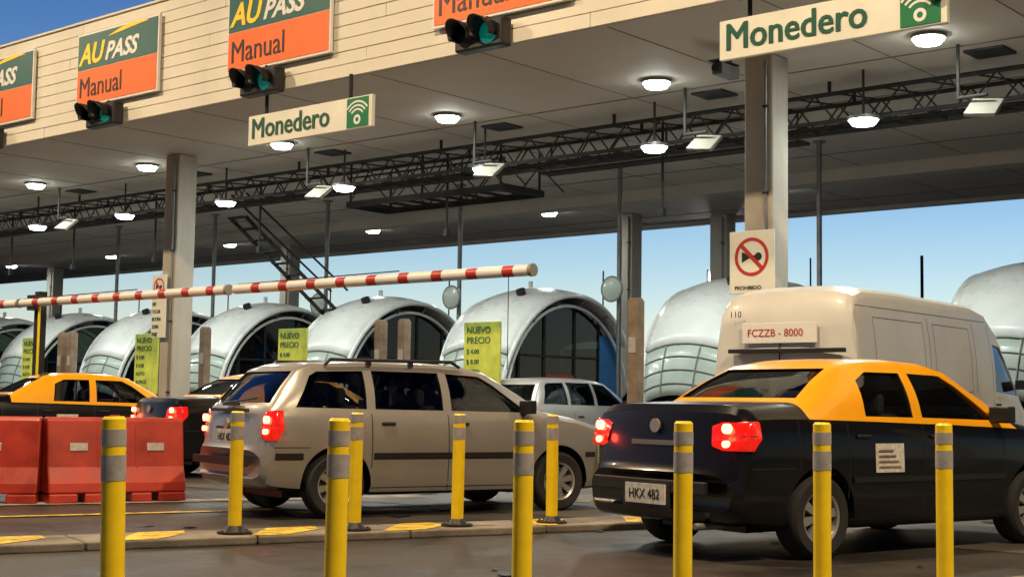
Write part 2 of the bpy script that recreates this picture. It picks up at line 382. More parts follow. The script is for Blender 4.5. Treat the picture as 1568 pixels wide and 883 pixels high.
# ------------------------------------------------------------------ toll booths
def booth(s,t):
    g=G('toll_booth',s,t); z0,RR=1.1,2.38; NV=10
    def pt(a,v,dr=0):
        f=(176-a)/140; hw=.92+.10*math.sin(max(0,min(1,f))*math.pi)-.10*(1-f)**3
        return (v*hw,(RR+dr)*math.cos(R(a))+.22*v*v*(1-f)**2,z0+(RR+dr)*math.sin(R(a))-.16*v*v)
    def patch(a0,a1,n,m,nm,th,dr=0):
        vs=[];fs=[]
        for i in range(n+1):
            for j in range(NV+1): vs.append(pt(a0+(a1-a0)*i/n,-1+2*j/NV,dr))
        for i in range(n):
            for j in range(NV): k=i*(NV+1)+j; fs.append((k,k+1,k+NV+2,k+NV+1))
        b=MB(); b.add(vs,fs,m); o=b.obj(nm,g,smooth=60); so=o.modifiers.new('s','SOLIDIFY'); so.thickness=th; so.offset=0
    patch(153,36,26,'shell','roof_shell',.08)
    patch(176,153.5,6,'slat','front_screen',.03,-.03)
    b=MB()
    for a in(171,165,159): b.tube([pt(a,-1+2*j/NV,-.01) for j in range(NV+1)],.014,'grey',n=6)
    for v in(-.4,.4): b.tube([pt(176-4*i,v,-.01) for i in range(7)],.016,'grey',n=6)
    b.obj('front_screen_slats',g)
    b=MB()
    for sd in(-1,1): b.tube([pt(176-i*5,sd) for i in range(29)],.05,'shell',n=10)
    for sd in(-1,1):
        pts=[]
        for i in range(31):
            a=R(178-i/30*165); pts.append((sd*.86,(RR-.34)*math.cos(a),z0-.15+(RR-.22)*math.sin(a)))
        b.tube(pts,.035,'shell',n=8)
    for k in range(4):
        a=60+22*k; b.cyl(pt(a,.99,-.03),(.86,(RR-.34)*math.cos(R(a)),z0-.15+(RR-.22)*math.sin(R(a))),.02,'grey',n=6)
    b.obj('arch_ribs',g,smooth=60)
    b=MB(); poly=[(-2.2,1.05)]+[((RR-.22)*math.cos(R(176-i*7)),z0-.06+(RR-.25)*math.sin(R(176-i*7))) for i in range(20)]+[(1.75,1.05)]
    b.prism(poly,-.76,.76,GB,'x'); b.obj('glazing',g)
    b=MB(); b.box((0,-.22,.62),(1.5,3.9,.86),'grey'); b.box((0,-.22,1.03),(1.58,3.96,.06),'redp'); b.obj('base_wall',g,bevel=.02)
    b=MB()
    for sd in(-1,1):
        for y,zt in((-1.55,2.35),(-.75,2.95),(.25,3.1),(1.1,2.85)): b.box((sd*.775,y,(1.05+zt)/2),(.035,.05,zt-1.05),'steel')
        b.box((sd*.775,-.3,2.05),(.035,3.3,.05),'steel')
        b.box((sd*.79,1.40,1.8),(.03,.62,1.5),'blue')
        b.box((sd*.79,-.25,1.62),(.02,.9,.10),'redp')
    b.box((0,-1.2,1.6),(.05,.04,1.0),'grey'); b.box((0,.3,1.35),(1.1,.7,.5),'black'); b.box((.2,-.5,1.5),(.4,.4,.9),'seat'); b.box((0,1.7,1.7),(1.3,.05,1.2),'steel')
    b.obj('frames_and_equipment',g)
    b=MB(); b.box((-.1,.9,3.2),(.5,.6,.22),'grey'); b.cyl((.5,1.6,2.5),(.5,1.6,4.0),.02,'steel',n=6); b.cyl((-.4,.2,3.4),(-.4,.2,3.70),.05,'white')
    b.cyl((.30,-.9,3.25),(.30,-.98,3.42),.10,'black',n=16)
    b.obj('roof_equipment',g,bevel=.01)
def island(s,t0,t1,w=1.7):
    g=G('toll_island',s,0); b=MB(); n=10
    poly=[(-w/2,t1),(-w/2,t0+.8)]+[(-w/2*math.cos(math.pi*k/n),t0+.8-.8*math.sin(math.pi*k/n)) for k in range(1,n)]+[(w/2,t0+.8),(w/2,t1)]
    b.prism(poly,.0,.19,'conc','z'); b.obj('slab',g,bevel=.02)
    b=MB()
    for k in range(0,n):
        p0=poly[k+1];p1=poly[k+2]
        b.add([(p0[0]*1.006,p0[1]-.006,.02),(p1[0]*1.006,p1[1]-.006,.02),(p1[0]*1.006,p1[1]-.006,.17),(p0[0]*1.006,p0[1]-.006,.17)],[(0,1,2,3)],'ypaint' if k%2 else 'black')
    b.obj('nose_paint',g)
BS=[1.72,-3.95,-9.0,-13.6,-17.8,-22.0,-26.2,-30.4,-34.6]
for i,s in enumerate(BS): booth(s,6.0); island(s,3.4 if i==0 else .2,13)
for s in(-6.93,-12.1,-17.1,-21.9):
    g=G('price_board',s,1.9); b=MB(); b.box((0,0,1.85),(.86,.05,1.36),'lime'); b.obj('board',g,bevel=.006)
    b=MB(); b.cyl((-.3,.06,.0),(-.3,.06,2.5),.03,'grey',n=10); b.cyl((.3,.06,.0),(.3,.06,2.5),.03,'grey',n=10); b.obj('posts',g)
    for j,tx in enumerate(['NUEVO','PRECIO','$ 4.00','$ 8.00','AUTO','AUPASS','CAMION']): text(tx,.17 if j<2 else .12,(-.36,-.03,2.33-.185*j),'gtext',g,sx=1.0)
for s,t in((-1.49,-1),(-8.62,1),(-8.02,1),(-13.8,1),(-19.1,1),(-18.7,1),(-24,1),(3.2,2)):
    g=G('guard_post',s,t); b=MB(); b.box((0,0,1.28),(.17,.17,2.5),'wood'); b.box((0,0,2.545),(.14,.14,.03),'wood'); b.box((0,-.09,1.9),(.12,.012,.22),'refl'); b.obj('post',g,bevel=.015)
# ------------------------------------------------------------------ street lamps
def mast(s,t,e):
    g=G('street_lamp',s,t); b=MB(); b.cyl((0,0,0),(0,0,13),.12,'grey',r1=.06); b.cyl((0,0,12.9),(0,1.6,13.2),.04,'grey'); b.box((0,1.8,13.2),(.35,.8,.14),'grey'); b.obj('mast',g,smooth=40)
    b=MB(); b.box((0,1.85,13.12),(.28,.6,.03),'sodium'); b.obj('lens',g)
    l=bpy.data.lights.new('sodium_light','SPOT'); l.energy=e; l.color=(1,.75,.46); l.spot_size=R(165); l.spot_blend=.5; l.shadow_soft_size=.25
    o=bpy.data.objects.new('light',l); COL.objects.link(o); o.parent=g; o.location=(0,1.85,13.05)
for s,e in((14,12500),(0.5,7600),(-13,7600),(-27,7600)): mast(s,-13.6,e)
g=E('floodlight_pole',(6.12,42,0)); b=MB(); b.cyl((0,0,0),(0,0,4.8),.06,'grey'); b.box((0,0,4.9),(.6,.25,.5),'grey'); b.obj('pole',g); b=MB(); b.cyl((0,-.13,4.9),(0,-.2,4.9),.26,mat('flood_lens',(1,1,1),.3,emit=(1,1,.95),estr=60)); b.obj('lens',g)
g=E('street_pole',(13.1,45,0)); b=MB(); b.cyl((0,0,0),(0,0,6),.05,'steel'); b.obj('pole',g)
g=E('distant_building',(0,130,0)); b=MB(); x=-160
while x<160:
    wd=random.uniform(6,16); h=random.uniform(1.2,3.4); b.box((x+wd/2,random.uniform(-2,2),h/2),(wd-.2,8,h),'wall')
    for k in range(int(wd/2)): b.box((x+1+2*k,-6.2,h*.55),(.8,.06,h*.3),'steel')
    x+=wd
b.obj('walls',g)
# ------------------------------------------------------------------ people
def person(loc,rotz,shirt,z=.0,lean=0):
    g=E('driver',loc,rotz)
    V=[(0,0,.0),(.02,0,.22),(.03,0,.42),(.04,0,.54),(.06,0,.62),
       (.03,.19,.47),(.12,.25,.24),(.36,.20,.26),(.03,-.19,.47),(.12,-.25,.24),(.36,-.20,.26),
       (.22,.10,-.02),(.46,.12,.0),(.22,-.10,-.02),(.46,-.12,.0)]
    Ed=[(0,1),(1,2),(2,3),(3,4),(2,5),(5,6),(6,7),(2,8),(8,9),(9,10),(0,11),(11,12),(0,13),(13,14)]
    rad=[.15,.14,.14,.055,.05,.065,.05,.035,.065,.05,.035,.09,.07,.09,.07]
    me=bpy.data.meshes.new('body'); me.from_pydata(V,Ed,[]); o=bpy.data.objects.new('body',me); COL.objects.link(o); o.parent=g
    me.materials.append(M[shirt])
    sk=o.modifiers.new('skin','SKIN')
    for i,v in enumerate(me.skin_vertices[0].data): v.radius=(rad[i],rad[i]); v.use_root=(i==0)
    ss=o.modifiers.new('sub','SUBSURF'); ss.levels=2; ss.render_levels=2; sk.use_smooth_shade=True
    bm=bmesh.new(); bmesh.ops.create_uvsphere(bm,u_segments=24,v_segments=16,radius=1)
    for v in bm.verts:
        x,y,zz=v.co; n=math.exp(-((y/.18)**2+((zz+.1)/.25)**2)) if x>0 else 0
        v.co=(x*.098+n*.022,y*.076*(1-.12*max(0,-zz)),zz*.122)
    me=bpy.data.meshes.new('head'); bm.to_mesh(me); bm.free(); me.materials.append(M['skin']); me.materials.append(M['hair'])
    for p in me.polygons:
        p.use_smooth=True; c=p.center
        if c.z>.055 or (c.x<-.02 and c.z>-.05): p.material_index=1
        if abs(c.z-.015)<.013 and c.x>.06 and .018<abs(c.y)<.045: p.material_index=1
        if abs(c.z+.06)<.007 and c.x>.06 and abs(c.y)<.025: p.material_index=1
    o=bpy.data.objects.new('head',me); COL.objects.link(o); o.parent=g; o.location=(.08,0,.72)
    b=MB()
    for sd in(-1,1):
        b.cyl((.36,sd*.20,.26),(.42,sd*.19,.275),.033,'skin',r1=.036,n=10)
        for f in range(4): b.cyl((.42,sd*(.165+.015*f),.285),(.455,sd*(.165+.015*f),.28),.009,'skin',n=8); b.cyl((.455,sd*(.165+.015*f),.28),(.46,sd*(.165+.015*f),.25),.008,'skin',n=8)
        b.cyl((.40,sd*.155,.27),(.43,sd*.14,.26),.010,'skin',n=8)
        b.box((.075,sd*.078,.72),(.03,.012,.045),'skin')
    b.obj('hands_and_ears',g,smooth=50)
# ------------------------------------------------------------------ cars
def lerpkeys(keys,x):
    if x<=keys[0][0]: return keys[0]
    for a,c in zip(keys[:-1],keys[1:]):
        if x<=c[0]:
            f=(x-a[0])/(c[0]-a[0]); return tuple(p+(q-p)*f for p,q in zip(a,c))
    return keys[-1]
def section(k,ins=0,zb=None):
    x,zbot,zsh,ztop,w,ysh,yr,zre=k
    if zb is not None: zbot=zb
    w-=ins; ysh-=ins; yr-=ins; ztop-=ins; zre-=ins*.9; zre=min(zre,ztop-.002); zsh=min(zsh,zre-.001)
    h=zsh-zbot
    P=[(0,zbot),(w*.5,zbot),(w*.86,zbot),(w*.95,zbot+min(.03,h*.1)),(w*.98,zbot+min(.10,h*.2)),(w*.985,zbot+.32*h),(w*1.0,zbot+.52*h),(w*1.0,zbot+.68*h),(w*.99,zbot+.82*h),(w*.975,zbot+.93*h),(ysh,zsh)]
    hg=zre-zsh
    for i in range(1,6):
        f=i/6; bl=.035*math.sin(f*math.pi)*min(1,hg/.3); P.append((ysh-.012+(yr-ysh+.012)*f+bl,zsh+.006*min(1,hg/.05)+(zre-zsh)*f*.98))
    P.append((yr,zre))
    for f,gz in((.955,.42),(.88,.66),(.75,.82),(.55,.93),(.3,.985)): P.append((yr*f,zre+(ztop-zre)*gz))
    P.append((0,ztop)); return P
def surf_y(keys,x,z):
    P=section(lerpkeys(keys,x))[2:17]
    for a,c in zip(P[:-1],P[1:]):
        if a[1]<=z<=c[1]:
            f=(z-a[1])/max(1e-6,c[1]-a[1]); return a[0]+(c[0]-a[0])*f
    return P[-1][0] if z>P[-1][1] else P[0][0]
def make_car(name,cfg,loc,rotz):
    keys=cfg['keys']; L=keys[-1][0]; cr,cf=cfg.get('warp',(.12,.20)); Wd=max(k[4] for k in keys)
    def warp(p):
        x,y,z=p; q=min(1,abs(y)/Wd)**3
        if x<1.0: x+=cr*q*(1-max(0,x))**2
        if x>L-1.2: x-=cf*q*((x-(L-1.2))/1.2)**2
        return (x,y,z)
    xs=sorted(set([k[0] for k in keys])); X=[]
    for a,c in zip(xs[:-1],xs[1:]):
        n=max(1,int((c-a)/.09+.5)); X+=[a+(c-a)*i/n for i in range(n)]
    X.append(xs[-1])
    def loft(X,ins=0,zb=None):
        rings=[]
        for x in X:
            P=section(lerpkeys(keys,x),ins,zb); rings.append([(x,y,z) for y,z in P]+[(x,-y,z) for y,z in P[-2:0:-1]])
        n=len(rings[0]); vs=[warp(p) for r in rings for p in r]
        fs=[(i*n+j,i*n+(j+1)%n,(i+1)*n+(j+1)%n,(i+1)*n+j) for i in range(len(X)-1) for j in range(n)]
        hn=(n)//2
        for base in(0,(len(X)-1)*n):
            for j in range(hn):
                a=base+j; bq=base+j+1; c=base+(n-j-1)%n; d=base+(n-j)%n
                if j==0: fs.append((a,bq,c))
                elif j==hn-1: fs.append((a,bq,d))
                else: fs.append((a,bq,c,d))
        return vs,fs
    g=E(name,loc,rotz)
    def tmp(vs,fs):
        b=MB(); b.add(vs,fs,cfg['body']); return b.obj('tmp')
    body=tmp(*loft(X)); cuts=[]
    for wx in cfg['wheels']:
        b=MB(); b.cyl((wx,-2,cfg['R']+.01),(wx,2,cfg['R']+.01),cfg['R']+.055,'black',n=48); cuts.append(b.obj('cut'))
    if cfg.get('cab'):
        a,c=cfg['cab']; XX=[a+(c-a)*i/24 for i in range(25)]; o=tmp(*loft(XX,.055,.48)); cuts.append(o)
    for p in cfg['side']:
        b=MB(); b.prism(p,-2,2,'black','y'); cuts.append(b.obj('cut'))
    for (x0,x1,p) in cfg['ends']:
        b=MB(); b.prism(p,x0,x1,'black','x'); cuts.append(b.obj('cut'))
    for c in cuts:
        md=body.modifiers.new('b','BOOLEAN'); md.operation='DIFFERENCE'; md.solver='EXACT'; md.object=c
    bpy.context.view_layer.update()
    dg=bpy.context.evaluated_depsgraph_get(); me=bpy.data.meshes.new_from_object(body.evaluated_get(dg))
    for c in cuts: bpy.data.objects.remove(c)
    bpy.data.objects.remove(body)
    me.materials.clear()
    for mm in(cfg['body'],cfg.get('roof',cfg['body']),'black'): me.materials.append(M[mm])
    gx=cfg['cabx']
    for p in me.polygons:
        p.material_index=0
        c=p.center; k=lerpkeys(keys,c.x)
        if gx[0]<c.x<gx[1] and c.z>k[2]+.004: p.material_index=1
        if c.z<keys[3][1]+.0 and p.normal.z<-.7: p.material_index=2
        for wx in cfg['wheels']:
            if all(abs(math.hypot(me.vertices[i].co.x-wx,me.vertices[i].co.z-cfg['R']-.01)-cfg['R']-.055)<.004 for i in p.vertices): p.material_index=2
        if cfg.get('cab') and cfg['cab'][0]<c.x<cfg['cab'][1] and c.z>.47:
            if c.z<=k[7]:
                ysurf=surf_y(keys,c.x,c.z)
                if abs(c.y)<ysurf-.045 and c.z<k[3]-.04: p.material_index=2
        p.use_smooth=True
    me.set_sharp_from_angle(angle=R(28)); me.name='body_shell'
    o=bpy.data.objects.new('body_shell',me); COL.objects.link(o); o.parent=g
    wn=o.modifiers.new('wn','WEIGHTED_NORMAL'); wn.keep_sharp=True
    gz=[x for x in X if gx[0]-.02<=x<=gx[1]+.02]; vs=[];fs=[]
    for x in gz:
        P=section(lerpkeys(keys,x),.014)[10:]; ring=[(x,y,z) for y,z in P]+[(x,-y,z) for y,z in P[-2::-1]]
        vs+=[warp(p) for p in ring]; n=len(ring)
    for i in range(len(gz)-1):
        for j in range(n-1): fs.append((i*n+j,i*n+j+1,(i+1)*n+j+1,(i+1)*n+j))
    b=MB(); b.add(vs,fs,cfg.get('glass',GL)); b.obj('window_glass',g,smooth=35)
    for wx in cfg['wheels']:
        for sd in(-1,1):
            r=cfg['R']; yo=sd*(Wd-.02); b=MB(); n=40
            prof=[(r*.62,0),(r*.70,.008),(r*.9,.014),(r*.97,-.005),(r,-.03),(r,-.15),(r*.95,-.19),(r*.6,-.19)]
            vs=[];fs=[]
            for i in range(n):
                a=2*math.pi*i/n
                for rr,dy in prof: vs.append((wx+rr*math.cos(a),yo+sd*dy,r+rr*math.sin(a)))
            m_=len(prof)
            for i in range(n):
                for j in range(m_-1): fs.append((i*m_+j,i*m_+j+1,((i+1)%n)*m_+j+1,((i+1)%n)*m_+j))
            b.add(vs,fs,'rubber')
            b.cyl((wx,yo-sd*.05,r),(wx,yo-sd*.17,r),r*.64,'black',n=32)
            ri=cfg.get('rim','rim')
            b.cyl((wx,yo-sd*.045,r),(wx,yo-sd*.002,r),r*.15,ri,r1=r*.11,n=20)
            ns=cfg.get('spokes',8)
            for q in range(ns):
                a=2*math.pi*q/ns+.2; ca,sa=math.cos(a),math.sin(a); tx,tz=-sa,ca
                w0,w1=r*.07,r*.11
                pts=[(.12*r,w0),(.60*r,w1)]
                V=[]
                for rr,ww in pts:
                    for s2 in(-1,1):
                        for dy in(-.015,-.045): V.append((wx+ca*rr+tx*ww*s2,yo+sd*dy,r+sa*rr+tz*ww*s2))
                b.add(V,[(0,2,6,4),(1,5,7,3),(0,4,5,1),(2,3,7,6)],ri)
            vs=[];fs=[]
            for i in range(n):
                a=2*math.pi*i/n
                for rr,dy in((r*.57,-.05),(r*.58,-.006),(r*.635,.003),(r*.65,-.02)): vs.append((wx+rr*math.cos(a),yo+sd*dy,r+rr*math.sin(a)))
            for i in range(n):
                for j in range(3): fs.append((i*4+j,i*4+j+1,((i+1)%n)*4+j+1,((i+1)%n)*4+j))
            b.add(vs,fs,ri); b.obj('wheel',g,smooth=35)
        b=MB(); b.box((wx,0,.42),(cfg['R']*2.5,1.05*Wd,.5),'black'); b.obj('wheel_well',g)
    def sstrip(path,wd,off,m,b,horiz=True):
        for sd in(-1,1):
            vs=[];fs=[]
            for (x,z) in path:
                for e in(-wd/2,wd/2):
                    xx,zz=(x,z+e) if horiz else (x+e,z)
                    p=warp((xx,surf_y(keys,xx,zz),zz)); vs.append((p[0],sd*(p[1]+off),p[2]))
            for i in range(len(path)-1): fs.append((2*i,2*i+1,2*i+3,2*i+2))
            b.add(vs,fs,m)
    b=MB()
    for x,z0,z1 in cfg.get('seams',[]): sstrip([(x,z0+(z1-z0)*i/14) for i in range(15)],.009,.0015,'black',b,False)
    for x0,x1,z in cfg.get('hseams',[]): sstrip([(x0+(x1-x0)*i/20,z) for i in range(21)],.008,.0015,'black',b)
    for x0,x1,z,wd in cfg.get('mould',[]):
        for k in range(3): sstrip([(x0+(x1-x0)*i/20,z) for i in range(21)],wd-.008*k,.004+.005*k,'black',b)
    b.obj('panel_gaps_and_mouldings',g,fix=False)
    b=MB()
    for x,z in cfg.get('handles',[]):
        for sd in(-1,1): b.box((x,sd*(surf_y(keys,x,z)+.012),z),(.15,.025,.028),cfg.get('hmat','black'))
    if 'mirror' in cfg:
        x,z=cfg['mirror']
        for sd in(-1,1):
            yy=surf_y(keys,x,z); b.box((x,sd*(yy+.10),z+.03),(.09,.19,.13),'black'); b.box((x+.02,sd*(yy+.01),z),(.05,.06,.04),'black')
    b.obj('handles_and_mirrors',g,bevel=.012)
    for (xr,y0,xs_,z0,z1,m1) in cfg.get('tails',[]):
        for sd in(-1,1):
            path=[(xr,y0+(Wd-.035-y0)*i/6) for i in range(7)]+[(xr+(xs_-xr)*i/5,Wd-.01) for i in range(1,6)]
            o_=[warp((x-.012,y,0)) if i<7 else warp((x,y+.012,0)) for i,(x,y) in enumerate(path)]
            b=MB(); n=len(path); rows=[(z0,.0),(z0+.02,.014),(z1-.02,.014),(z1,.0)]
            vs=[];fs=[]
            for ri_,(zz,off) in enumerate(rows):
                for i,p in enumerate(o_):
                    dx=-off if i<7 else 0; dy=off if i>=6 else 0
                    tuck=max(0,(zz-z0)/(z1-z0))*cfg.get('tuck',.02)
                    zt=zz
                    if i>8: zt=zz+(z1-zz)*.35*(i-8)/3
                    if i<2: zt=zz+((z0+z1)/2-zz)*.25*(2-i)/2
                    vs.append((p[0]+dx+ (tuck if i<7 else 0),sd*(p[1]+dy-tuck*.8),zt))
            for r_ in range(3):
                for i in range(n-1): fs.append((r_*n+i,r_*n+i+1,(r_+1)*n+i+1,(r_+1)*n+i))
            b.add(vs,fs,m1)
            mid=(z0+z1)/2; vs=[];fs=[]
            for i,p in enumerate(o_):
                dx=-.0165 if i<7 else 0; dy=.0165 if i>=6 else 0; tuck=.5*cfg.get('tuck',.02)
                for e in(-.006,.006): vs.append((p[0]+dx+(tuck if i<7 else 0),sd*(p[1]+dy-tuck*.8),mid+e))
            for i in range(n-1): fs.append((2*i,2*i+1,2*i+3,2*i+2))
            b.add(vs,fs,'redp')
            b.obj('tail_lamp',g,smooth=50)
            if m1=='tail':
                b=MB(); c=warp((xr-.03,y0+(Wd-y0)*.42,0)); zc=(z0+z1)/2
                b.cyl((c[0]+.03,sd*c[1],zc+.05),(c[0]-.006,sd*c[1],zc+.05),.034,'tail2',n=16); b.cyl((c[0]+.02,sd*c[1],zc-.055),(c[0]-.014,sd*c[1],zc-.055),.024,'tail2',n=16)
                b.obj('tail_bulb',g)
                if cfg.get('cast'):
                    l=bpy.data.lights.new('tail_glow','POINT'); l.energy=1.6; l.color=(1,.05,.02); l.shadow_soft_size=.03
                    o=bpy.data.objects.new('tail_light',l); COL.objects.link(o); o.parent=g; o.location=(c[0]-.10,sd*c[1],zc)
    if 'plate' in cfg:
        x,z=cfg['plate']; b=MB(); b.box((x-.012,0,z),(.015,.42,.14),'plate'); b.box((x,0,z),(.012,.50,.19),'black'); b.obj('number_plate',g)
        t_=text('HKX 482',.1,(x-.022,.17,z-.035),'black',g,'plate_text',sx=.85,ext=.001); t_.rotation_euler=(R(90),0,R(-90))
    if cfg.get('cab'):
        b=MB()
        for x in cfg.get('seats',[]):
            for y in(.36,-.36):
                b.box((x,y,.72),(.14,.48,.62),'seat',Matrix.Rotation(R(-12),3,'Y')); b.box((x-.10,y,1.10),(.09,.26,.17),'seat'); b.box((x+.28,y,.50),(.5,.48,.14),'seat')
        b.box((cfg['cab'][1]-.25,0,.84),(.35,1.35,.22),'black')
        b.obj('seats_and_dashboard',g,bevel=.04)
        b=MB(); cx=cfg['seats'][0]+.62; n=20; pts=[(cx+.06*math.sin(2*math.pi*i/n),.36+.18*math.cos(2*math.pi*i/n),.90+.17*math.sin(2*math.pi*i/n)) for i in range(n+1)]
        b.tube(pts,.014,'black'); b.cyl((cx,.36,.9),(cx+.3,.36,.82),.03,'black'); b.obj('steering_wheel',g)
    if 'extra' in cfg: cfg['extra'](g,keys,warp,Wd)
    return g
def carworld(g,x,y,z):
    a=g.rotation_euler[2]; return (g.location[0]+x*math.cos(a)-y*math.sin(a),g.location[1]+x*math.sin(a)+y*math.cos(a),z)
SED=[(0.00,.34,.54,.60,.74,.71,.62,.585),(0.04,.28,.58,.66,.80,.77,.68,.64),(0.075,.26,.78,.88,.81,.785,.72,.86),(0.11,.25,.93,1.02,.815,.785,.70,1.0),(.17,.25,.97,1.075,.82,.785,.68,1.05),
 (.5,.22,.98,1.095,.825,.79,.67,1.07),(.80,.22,.98,1.105,.828,.79,.665,1.08),(1.08,.21,.975,1.27,.83,.79,.61,1.235),(1.35,.2,.97,1.40,.83,.79,.57,1.35),(1.6,.2,.965,1.44,.83,.79,.57,1.385),(2.0,.2,.955,1.45,.83,.79,.575,1.395),
 (2.35,.2,.95,1.435,.83,.79,.575,1.38),(2.62,.2,.94,1.385,.83,.79,.565,1.335),(3.0,.2,.93,1.165,.83,.79,.635,1.135),(3.25,.2,.92,1.0,.825,.785,.68,.98),(3.6,.2,.88,.955,.82,.775,.66,.93),(3.95,.22,.80,.87,.80,.755,.63,.85),(4.13,.24,.68,.74,.77,.72,.6,.72),(4.22,.3,.54,.60,.72,.68,.56,.58)]
def taxi_extra(g,keys,warp,Wd):
    b=MB(); x,z=1.62,.70
    for sd in(-1,):
        y=surf_y(keys,x,z)+.006; b.add([(x-.16,sd*y,.60),(x+.16,sd*y,.60),(x+.16,sd*(surf_y(keys,x,.81)+.006),.81),(x-.16,sd*(surf_y(keys,x,.81)+.006),.81)],[(0,1,2,3)],'plate')
        for j in range(4): b.add([(x-.13,sd*(y+.002),.63+.04*j),(x+.12-.03*j,sd*(y+.002),.63+.04*j),(x+.12-.03*j,sd*(y+.002),.645+.04*j),(x-.13,sd*(y+.002),.645+.04*j)],[(0,1,2,3)],'wood')
    b.obj('licence_decal',g)
    b=MB(); b.box((-.008,0,.50),(.03,1.2,.09),'black'); b.cyl((.25,-.5,.24),(-.02,-.5,.24),.025,'grey')
    b.obj('bumper_strip_and_exhaust',g,bevel=.008)
    b=MB(); b.cyl((.066,0,.92),(.052,0,.92),.05,'rim',n=20); b.box((.064,.0,.80),(.02,.5,.035),'grey'); b.obj('badge',g)
TAXI=dict(keys=SED,body='tblk',roof='tyel',wheels=(.90,3.40),R=.295,cab=(.95,3.12),cabx=(.80,3.25),seats=(2.05,1.2),cast=1,
 side=[[(1.42,1.005),(1.96,1.0),(1.98,1.335),(1.60,1.335),(1.46,1.27)],[(2.07,1.0),(2.98,.985),(2.66,1.24),(2.5,1.325),(2.08,1.335)]],
 ends=[(2.2,4.6,[(-.66,1.025),(.66,1.025),(.52,1.345),(-.52,1.345)]),(-.5,1.6,[(-.60,1.13),(.60,1.13),(.50,1.355),(-.50,1.355)])],
 seams=[(1.18,.42,.96),(2.03,.24,.955),(3.02,.26,.93),(.66,.62,.97)],hseams=[(1.2,3.0,.27),(.1,.62,.64)],mould=[(1.22,3.0,.55,.05)],handles=[(1.34,.86),(2.18,.86)],mirror=(2.95,1.0),
 tails=[(.068,.56,.20,.76,.96,'tail')],tuck=.035,plate=(-.02,.44),extra=taxi_extra)
def hdg(th): return R(90-th)
tx=make_car('taxi_sedan',TAXI,(.995,10.16,0),hdg(54))
person(carworld(tx,2.12,.36,.60),hdg(54),'shirt')
t2=make_car('taxi_sedan',TAXI,(-8.5,21.3,0),hdg(58)); person(carworld(t2,2.12,.36,.60),hdg(58),'shirt'); person(carworld(t2,1.3,-.36,.60),hdg(58)+.3,'shirt2')
t3=make_car('taxi_sedan',TAXI,(-5.0,19.4,0),hdg(54))
g=E('taxi_roof_light',carworld(t3,1.9,0,1.45),hdg(54)); b=MB(); b.box((0,0,.06),(.14,.34,.11),mat('roof_light',(.9,.5,.1),.4,emit=(1,.5,.08),estr=2.5)); b.obj('box',g,bevel=.02)
WAG=[(0,.36,.56,.62,.74,.71,.62,.60),(.04,.30,.60,.68,.80,.775,.68,.66),(.08,.28,.82,.90,.815,.785,.72,.88),(.12,.27,.94,1.0,.82,.785,.70,.985),(.30,.25,.955,1.20,.822,.785,.64,1.165),(.47,.24,.96,1.37,.824,.785,.60,1.32),
 (.62,.23,.96,1.42,.825,.79,.59,1.365),(1.2,.2,.955,1.45,.83,.79,.59,1.39),(1.9,.2,.95,1.45,.83,.79,.59,1.39),(2.25,.2,.945,1.43,.83,.79,.585,1.37),(2.52,.2,.94,1.38,.83,.79,.575,1.33),(2.9,.2,.93,1.16,.83,.79,.635,1.13),(3.15,.2,.92,1.0,.825,.785,.68,.98),(3.55,.2,.87,.94,.815,.775,.66,.92),(3.92,.22,.79,.85,.795,.75,.63,.83),(4.08,.25,.67,.73,.77,.72,.6,.71),(4.17,.3,.54,.60,.72,.68,.56,.58)]
def wag_extra(g,keys,warp,Wd):
    b=MB()
    for sd in(-1,1):
        b.tube([(.75,sd*.60,1.39),(.8,sd*.61,1.445),(2.1,sd*.61,1.455),(2.2,sd*.60,1.405)],.016,'black')
        for x in(1.2,1.65): b.box((x,sd*.605,1.42),(.05,.03,.05),'black')
    b.obj('roof_rails',g)
    b=MB(); b.cyl((.056,0,.84),(.04,0,.84),.055,'rim',n=24); b.box((-.01,0,.50),(.03,1.3,.07),'black'); b.box((.09,0,1.02),(.03,.35,.03),'black'); b.tube([(.08,.1,1.03),(.2,-.35,1.08)],.009,'black')
    b.box((.075,0,.965),(.02,.9,.03),'black')
    b.obj('badge_bumper_strip_wiper',g)
WAGON=dict(keys=WAG,body='silver',wheels=(.80,3.27),R=.295,cab=(.34,3.02),cabx=(.12,3.15),seats=(1.95,1.1),
 side=[[(.40,1.0),(1.11,.99),(1.13,1.345),(.66,1.33),(.58,1.29)],[(1.20,.99),(1.93,.985),(1.94,1.345),(1.22,1.35)],[(2.02,.985),(2.9,.975),(2.56,1.24),(2.42,1.32),(2.03,1.34)]],
 ends=[(2.1,4.6,[(-.66,1.025),(.66,1.025),(.52,1.34),(-.52,1.34)]),(-.5,.9,[(-.64,1.035),(.64,1.035),(.53,1.33),(-.53,1.33)])],
 seams=[(1.15,.45,.95),(1.97,.24,.95),(2.93,.26,.93)],hseams=[(1.15,2.93,.27),(.08,.5,.64)],mould=[(.10,.42,.56,.06),(1.17,2.92,.56,.06),(3.65,3.95,.56,.05)],handles=[(1.32,.86),(2.12,.86)],mirror=(2.85,1.0),
 tails=[(.068,.68,.18,.70,.97,'tail')],tuck=.04,plate=(.055,.72),extra=wag_extra)
wg=make_car('station_wagon',WAGON,(-2.68,13.19,0),hdg(57)); person(carworld(wg,2.02,.36,.60),hdg(57),'shirt2'); person(carworld(wg,2.02,-.36,.60),hdg(57),'shirt')
HAT=[(k[0]*.92,k[1]+.02,k[2]+.05,k[3]*1.07,k[4],k[5],k[6],k[7]*1.07) for k in WAG]
def sc_(p): return [(x*.92,(z-.95)*1.1+1.02) for x,z in p]
